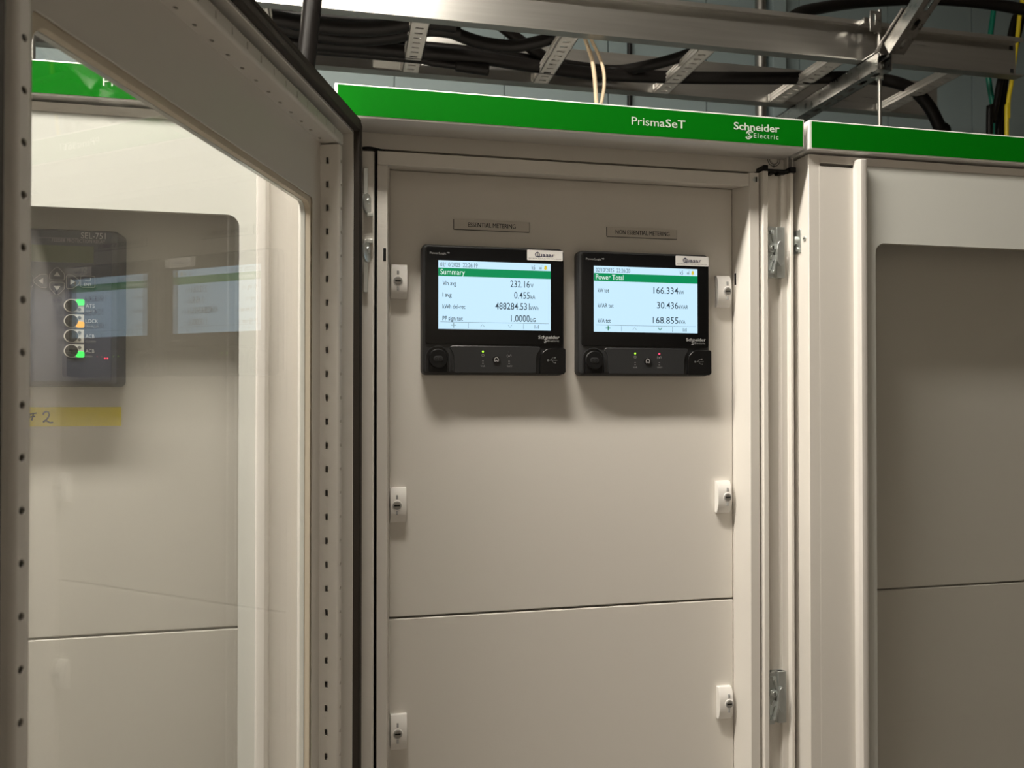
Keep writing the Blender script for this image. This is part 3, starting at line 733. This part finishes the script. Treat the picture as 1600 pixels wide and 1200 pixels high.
for k, (vv, top_, bot_) in enumerate(((477.7, 'led_g', 'dimtext'), (501.5, 'dimtext', 'led_o'), (525, 'dimtext', 'dimtext'), (548.3, 'dimtext', 'led_g'))):
    x, z = RX(111, vv), RZ(111, vv); x1 = RX(131, vv); h = .0079
    b = MB()
    b.prism(list(reversed(circ(x, z, h, 16, 90, 270))) + [(x1, z + h), (x1, z - h)], ry + .0004, ry - .0006, 'y', 0)
    b.cyl((x + .0010, ry, z), (x + .0010, ry - .0016, z), h*.90, n=24, m=1)
    obj('function_key', b, ['keyplate', 'hole'], face)
    lx = RX(126, vv)
    for s, mm, dz in (('upper', top_, .0042), ('lower', bot_, -.0042)):
        lit = mm.startswith('led')
        b = MB()
        if lit: b.rbox(lx - .0046, lx + .0042, z + dz - .0036, z + dz + .0036, .002, PANEL_Y - ry, PANEL_Y - ry + .0012, y=PANEL_Y)
        else: b.cyl((lx - .001, ry, z + dz), (lx - .001, ry - .0010, z + dz), .0019, n=12)
        obj('indicator_light', b, mm, face, label={'led_g': 'lit green indicator light', 'led_o': 'lit orange indicator light', 'dimtext': 'unlit indicator light'}[mm])
b = MB()
for u in (164, 168): b.disc(RX(u, 560), RZ(u, 560), .0010, ry - .0003)
obj('status_light', b, 'led_r', face, label='pair of tiny red status lights')
# yellow tape
ta, tb = at(30, 650, PANEL_Y).x - .07, at(189.5, 650, PANEL_Y).x
tz1, tz0 = at(120, 636, PANEL_Y).z, at(120, 666, PANEL_Y).z
t = thing('tape_label', (ta, PANEL_Y, tz0), 'strip of yellow tape with a handwritten 2 below the relay', 'label')
b = MB(); n = 14
b.loft([[(ta + (tb - ta)*k/n, PANEL_Y - .0004 - (.0012*max(0, k/n - .93)/.07), tz0), (ta + (tb - ta)*k/n, PANEL_Y - .0004 - (.0012*max(0, k/n - .93)/.07), tz1),
         (ta + (tb - ta)*k/n, PANEL_Y, tz1), (ta + (tb - ta)*k/n, PANEL_Y, tz0)] for k in range(n + 1)])
obj('tape', b, 'tape', t)
q = MB(); ty = PANEL_Y - .0007
def TP(l): return [((p := at(u, v, ty)).x, p.z) for u, v in l]
q.stroke(TP([(67.5, 648), (68.5, 645), (72, 643), (75.5, 644), (77, 648), (75, 653), (71, 657), (67.5, 659.5), (69.5, 657.5), (73, 657.5), (78, 660.5), (83, 660)]), .0018, ty)
q.stroke(TP([(46.5, 646), (45, 656)]), .0017, ty); q.stroke(TP([(52.5, 645), (49.5, 657)]), .0017, ty)
q.stroke(TP([(41, 648), (57, 645.5)]), .0016, ty); q.stroke(TP([(40, 652.5), (55, 650.5)]), .0016, ty)
obj('handwriting', q, 'ink', t)

# ================================================================== cable ladder above the cabinets
TZ, TH = 2.450, 0.101
FY0, FY1, BY0, BY1 = .755, .782, 1.065, 1.098
TX0, TX1 = -1.30, 1.745
t = thing('cable_ladder', ((TX0 + TX1)/2, .92, TZ), 'aluminium cable ladder hung above the cabinets with perforated rungs', 'cable ladder')
def rail(y_web, y_out, name='side_rail'):
    s = 1 if y_out > y_web else -1; th = .0022
    b = MB()
    yo = y_out
    prof = [(y_web, TZ), (yo, TZ), (yo, TZ + .004), (y_web + s*th, TZ + .004), (y_web + s*th, TZ + TH - .004), (yo - s*th, TZ + TH - .004), (yo - s*th, TZ + TH - .011), (yo, TZ + TH - .011), (yo, TZ + TH), (y_web, TZ + TH)]
    b.prism(prof, TX0, TX1, 'x')
    return b
fb = rail(FY1, FY0)
for (u, v) in ((1579.8, 75), (1581, 111)):
    p = at(u, v, FY1 - .0024); fb.box(p.x - .0055, p.x + .0055, FY1 - .0030, FY1 - .0015, p.z - .0055, p.z + .0055, 1)
rungs = [-1.255, -.905, -.555, -.205, .145, .494, .840, 1.190, 1.540]
for rx in rungs:                                         # pairs of weld lines where each rung meets the rail
    for dx in (.004, .040):
        fb.loft([[(rx + dx + p[0]*.0035, FY1 - .0024 - abs(p[1])*0, TZ + .0015 + max(p[1], 0)*.016) for p in circ(0, 0, 1, 12)], [(rx + dx + p[0]*.002, FY1 - .0048, TZ + .0015 + max(p[1], 0)*.013) for p in circ(0, 0, 1, 12)]])
obj('side_rail', fb, ['alu', 'hole'], t)
obj('side_rail', rail(BY0, BY1), 'alu', t)
for rx in rungs:
    b = MB(); x0, x1, z0, z1 = rx, rx + .043, TZ + .0005, TZ + .022
    y0, y1 = FY1 + .0005, BY0 - .0005
    c = [y0 + .028 + .0262*k for k in range(10)]
    b.perf((0, 0, z0), (0, 1, 0), (1, 0, 0), (0, 0, -1), y0, y1, x0, x1, c, .0078, .020, .003, .002)
    for s, xx in ((1, x0), (-1, x1)):
        b.prism([(xx, z0), (xx, z1), (xx + s*.009, z1), (xx + s*.009, z1 - .002), (xx + s*.002, z1 - .002), (xx + s*.002, z0)], y0, y1, 'y')
        b.box(min(xx, xx - s*.0018), max(xx, xx - s*.0018), y0, y1, z0 + .008, z0 + .0115); b.box(min(xx, xx - s*.0018), max(xx, xx - s*.0018), y0, y1, z0 + .0165, z0 + .0195)
    b.cyl((x0 - .004, y1 - .006, z0 + .001), (x0 - .004, y1 - .006, z0 + .020), .0028, n=8)
    obj('rung', b, 'rung', t)
p0 = at(583, 78, BY0 - .002); p1 = at(638, 108, BY0 - .002)
pp = MB().box(p0.x, p1.x + .01, BY0 - .0016, BY0 - .0004, TZ + .006, p0.z)
s_ = obj('grey_sticker', pp, 'paper', t, label='worn grey paper sticker')

# slotted channel carrying the ladder
def channel(p0, p1, side, upv, w_=.041, h_=.041, slots=True, name='strut_channel', label='', start=.02):
    p0, p1 = Vector(p0), Vector(p1); U = (p1 - p0).normalized(); L = (p1 - p0).length
    S = Vector(side).normalized(); T = Vector(upv).normalized()
    b = MB(); th = .0025
    c = []; a = start + .016
    while a < L - .03: c.append(a); a += .050
    b.perf(p0, U, S, -T, 0, L, -w_/2, w_/2, c, .030, .0135, .0066, th, K=5)
    P = lambda u, s, tt: p0 + U*u + S*s + T*tt
    for sg in (-1, 1):
        for (sa, sb, ta_, tb_) in ((sg*w_/2, sg*(w_/2 - th), 0, h_), (sg*w_/2, sg*(w_/2 - .0095), h_ - th, h_), (sg*(w_/2 - .0095), sg*(w_/2 - .0095 + th), h_ - .008, h_)):
            b.loft([[P(u, sa, ta_), P(u, sb, ta_), P(u, sb, tb_), P(u, sa, tb_)] for u in (0, L)])
    o = obj(name, b, 'zinc', None, loc=tuple(p0))
    return tag(o, label, 'channel')
sa = atz(1371, 107.5, TZ - .0415)
SX = sa.x + .0205
channel((SX, sa.y, TZ - .042), (SX, RY1 - .013, TZ - .042), (1, 0, 0), (0, 0, 1), label='level galvanised slotted channel running under the ladder to the back wall')
bd = Vector((0, -.86, .53)).normalized(); bt = Vector((0, .53, .86)).normalized()
r_ = _ray(1380, 67); q_ = CAM + r_ * ((SX + .0015 - CAM.x) / r_.x)
b0 = q_ + Vector((.0205, 0, 0)) - bt*.041
channel(b0, b0 + bd*.75, (1, 0, 0), bt, label='sloping galvanised slotted brace rising from the front end of the level channel', name='brace_channel', start=.012)
b = MB()
k0 = Vector((SX, sa.y + .055, TZ + .0005)); k1 = Vector((SX, q_.y + .006, TZ + .0005)); k2 = q_ + bd*.09; k2.x = SX
ring = lambda p, nn, xa, xb: [Vector((xa, p.y, p.z)), Vector((xb, p.y, p.z)), Vector((xb, p.y, p.z)) + nn*.004, Vector((xa, p.y, p.z)) + nn*.004]
k1b = q_ + bt*.0008; k1b.x = SX; k2 = k2 + bt*.0008
XA, XB = q_.x - .007, q_.x + .046
b.loft([ring(k0, Vector((0, 0, 1)), SX - .0215, SX + .0205), ring(k1, Vector((0, 0, 1)), SX - .0200, SX + .0300), ring(k1b, bt, XA, XB), ring(k2, bt, XA, XB)])
o = tag(obj('angle_bracket', b, 'zinc', None, bevel=.0008, loc=(SX, .73, TZ)), 'flat galvanised bracket joining the brace to the level channel', 'bracket')
def rod(x, y, z0, z1, label, r=.0052):
    b = MB(); n = int((z1 - z0)/.0022); rings = []
    for k in range(n + 1):
        rr = r if k % 2 else r*.88
        rings.append([(x + p[0]*rr, y + p[1]*rr, z0 + (z1 - z0)*k/n) for p in circ(0, 0, 1, 10)])
    b.loft(rings)
    return tag(obj('threaded_rod', b, 'rod', None, loc=(x, y, z0), smooth_deg=80), label, 'rod')
RDX = at(1374, 60, sa.y + .040).x
rod(RDX, sa.y + .040, 1.990, 2.575, 'threaded rod standing up through the front end of the level channel')
pl_ = at(57, 75, .76)
rod(pl_.x, .735, 1.990, RZ1, 'threaded rod at the far left seen through the open glass door', .0075)
nb = MB().cyl((RDX, sa.y + .040, TZ - .0505), (RDX, sa.y + .040, TZ - .0425), .0095, n=6)
tag(obj('hex_nut', nb, 'steel', None, loc=(RDX, sa.y + .040, TZ - .05)), 'hexagonal nut on the rod under the level channel', 'nut')
# clamp on the top edge of the front rail
CY = sa.y + .030
cl = MB(); a = at(1359.5, 16, CY); c = at(1377, 50, CY)
cl.plate((0, CY, 0), (1, 0, 0), (0, 0, 1), (0, -1, 0), a.x, c.x, c.z, a.z, (a.x + .0085, a.x + .0150, c.z + .016, a.z - .008), .003, .003, back=True, sides=True)
cl.box(a.x - .016, a.x + .001, CY + .002, .757, TZ + TH - .016, TZ + TH - .002); cl.box(c.x - .003, c.x, CY + .002, .757, TZ + TH - .030, TZ + TH + .001)
tag(obj('rail_clamp', cl, 'zinc', None, bevel=.0006, loc=(a.x, CY, c.z)), 'slotted zinc clamp on the top edge of the front ladder rail', 'clamp')

# dark pipe on the back wall
pv = at(1198, 50, 1.42)
cpipe = MB().cyl((pv.x, 1.46, 0), (pv.x, 1.46, RZ1), .019, n=24)
tag(obj('conduit_pipe', cpipe, 'rod', None, loc=(pv.x, 1.46, 0)), 'shiny vertical pipe on the back wall behind the ladder', 'pipe')
cab = MB().box(pv.x + .035, pv.x + .085, 1.44, RY1 - .012, 0, RZ1)
tag(obj('wall_duct', cab, 'bluewall', None, loc=(pv.x + .06, 1.45, 0), bevel=.002), 'flat grey wall duct beside the vertical pipe', 'duct')
pv = at(992, 50, 1.42)
tag(obj('conduit_pipe', MB().cyl((pv.x, 1.47, 0), (pv.x, 1.47, RZ1), .008, n=16), 'darker', None, loc=(pv.x, 1.47, 0)), 'thin black vertical pipe on the back wall, left of the shiny one', 'pipe')

# cables
def cable(name, pts, r, m, label, group=None, cat='cable'):
    b = MB().tube(pts, r, 14, 0, 10)
    o = obj(name, b, m, None, loc=tuple(pts[len(pts)//2]), smooth_deg=60)
    return tag(o, label, cat, group)
def zpath(l, z, ymin=.0):
    P = [atz(u, v, z) for u, v in l]
    return [Vector((p.x, max(p.y, ymin + .0005*i), p.z)) for i, p in enumerate(P)]
GB = 'black power cables in the ladder'
RE = Vector((-1.25, 0, 0))
def lead(p, dx): return Vector((p.x - dx, p.y, p.z))
k = 0
for pts, z, r, ym, lab in (
    ([(408, 22), (470, 26), (540, 32), (600, 34), (655, 26), (700, 16)], 2.498, .0175, .815, 'black cable nearest the front rail in the sagging bundle at the left'),
    ([(400, 26), (470, 36), (540, 44), (600, 43), (660, 31), (720, 12)], 2.470, .0175, .815, 'second black cable of the sagging bundle at the left, counted from the front rail'),
    ([(410, 40), (480, 52), (550, 61), (610, 57), (670, 38), (730, 14)], 2.470, .0170, .850, 'third black cable of the sagging bundle at the left, counted from the front rail'),
    ([(410, 40), (480, 50), (550, 58), (620, 52), (680, 36), (740, 20)], 2.505, .0135, .850, 'thin black cable at the rear of the sagging bundle at the left')):
    P = zpath(pts, z, ym); P = [lead(P[0], .8), lead(P[0], .35)] + P
    cable('power_cable', P, r, 'cable', lab, GB)
P = zpath([(480, 68), (560, 74), (640, 81), (740, 89), (840, 104), (940, 116), (1060, 121), (1160, 122), (1250, 122), (1320, 121)], 2.4665)
P = [lead(P[0], .8)] + P
a5 = [at(1365, 123, .965), at(1400, 129, .955), at(1430, 143, .945), at(1452, 167, .94), at(1468, 198, .935), at(1478, 222, .935)]
q_ = at(1478, 222, .935); P += a5 + [Vector((q_.x + .006, .935, 1.991))]
cable('power_cable', P, .0165, 'cable', 'long thick black cable along the ladder bending down at its right end', GB)
P = zpath([(470, 58), (560, 66), (640, 72), (720, 79), (820, 92), (900, 104), (960, 110)], 2.4900)
P += [at(1010, 103, .94), at(1060, 90, .90), at(1100, 74, .86), at(1150, 50, .83)]
P = [lead(P[0], .8)] + P
cable('power_cable', P, .0140, 'cable', 'black cable rising towards the front rail between the white pair and the third rung', GB)
P = [at(655, 20, .84), at(680, 36, .86), at(715, 54, .88), at(755, 67, .90), at(800, 72, .90), at(840, 66, .88), at(872, 55, .86), at(905, 40, .84)]
cable('power_cable', P, .0150, 'cable', 'thick black cable hanging in a shallow loop between two rungs', GB)
P = [at(760, 22, .93), at(790, 46, .955), at(825, 72, .985), at(855, 92, 1.005), at(880, 106, 1.02)]
cable('power_cable', P, .0140, 'cable', 'short black cable slanting behind the hanging loop', GB)
P = [at(645, 92, .995), at(675, 97, .990), at(705, 101, .985), at(722, 103, .985)]
P = [lead(P[0], .3)] + P
cable('cable_stub', P, .0105, 'cable', 'black cable with a capped end lying over the back rail', None)
e0, e1 = at(712, 102, .983), at(764, 109.5, .978)
tag(obj('end_cap', MB().cyl(e0, e1, .0150, n=18), 'cable', None, bevel=.003, loc=tuple(e0)), 'fat black sleeve on the end of the capped cable', 'cap')
P = [at(1215, 50, .88), at(1245, 22, .90), at(1285, 12, .92), at(1340, 4, .94), at(1400, 0, .95), at(1460, -1, .95), at(1530, 4, .93), at(1600, 15, .90), at(1680, 34, .86), at(1800, 70, .82)]
cable('power_cable', P, .0155, 'cable', 'thick black cable arching over the ladder at the top right', None)
b_ = at(491, -40, .62); c_ = at(487, 10, .62); d_ = at(481, 70, .62); e_ = at(474, 140, .62)
cable('power_cable', [Vector((b_.x + .05, .62, RZ1)), b_, c_, d_, e_, Vector((e_.x - .02, .62, 1.991))], .0185, 'cable', 'thick black cable dropping in front of the ladder beside the open door')
for lab, l in (('left cream cable of the pair dropping behind the green header', [(905, 30), (914, 60), (924, 90), (929, 120), (931.5, 158), (932, 185)]),
               ('right cream cable of the pair dropping behind the green header', [(912, 30), (923, 60), (935, 85), (943, 110), (944, 135), (940, 160), (937, 185)])):
    P = [at(u, v, .84 if v < 70 else .83 - (v - 70)*.0004) for u, v in l]
    P = [P[0] + Vector((-.10, .06, .012))] + P
    P.append(Vector((P[-1].x, P[-1].y, 1.991)))
    cable('cream_cable', P, .0050 if 'left' in lab else .0040, 'cream_cable', lab, 'cream cables dropping into the middle cabinet')
def drop(l, y, r, m, lab, grp=None):
    P = [at(u, v, y) for u, v in l]
    cable({'green_cable': 'green_cable', 'yellow_cable': 'yellow_cable', 'cable': 'power_cable'}[m], [Vector((P[0].x + .01, y, RZ1))] + P + [Vector((P[-1].x, y, 1.2)), Vector((P[-1].x, y, 0.0))], r, m, lab, grp)
drop([(1556, -20), (1552, 20), (1547, 60), (1544, 110), (1547, 140), (1553, 175), (1556, 215)], 1.26, .0085, 'green_cable', 'green earth cable dropping down the back wall at the right')
GD = 'black cables dropping down the back wall'
drop([(1600, -10), (1585, 30), (1576, 70), (1563, 125), (1557, 160), (1550, 190), (1546, 215)], 1.20, .0100, 'cable', 'leftmost black cable dropping down the back wall at the right', GD)
drop([(1606, -10), (1592, 30), (1582, 70), (1567, 125), (1563, 160), (1561, 190), (1560, 215)], 1.23, .0100, 'cable', 'middle black cable dropping down the back wall at the right', GD)
drop([(1612, -10), (1598, 30), (1588, 70), (1572, 125), (1569, 160), (1567, 190), (1566, 215)], 1.26, .0090, 'cable', 'black cable dropping beside the yellow one at the right', GD)
drop([(1598, -10), (1593, 25), (1590, 55), (1581, 125), (1576, 155), (1575, 185), (1573, 215)], 1.18, .0065, 'yellow_cable', 'yellow and green earth cable dropping down the back wall at the right')
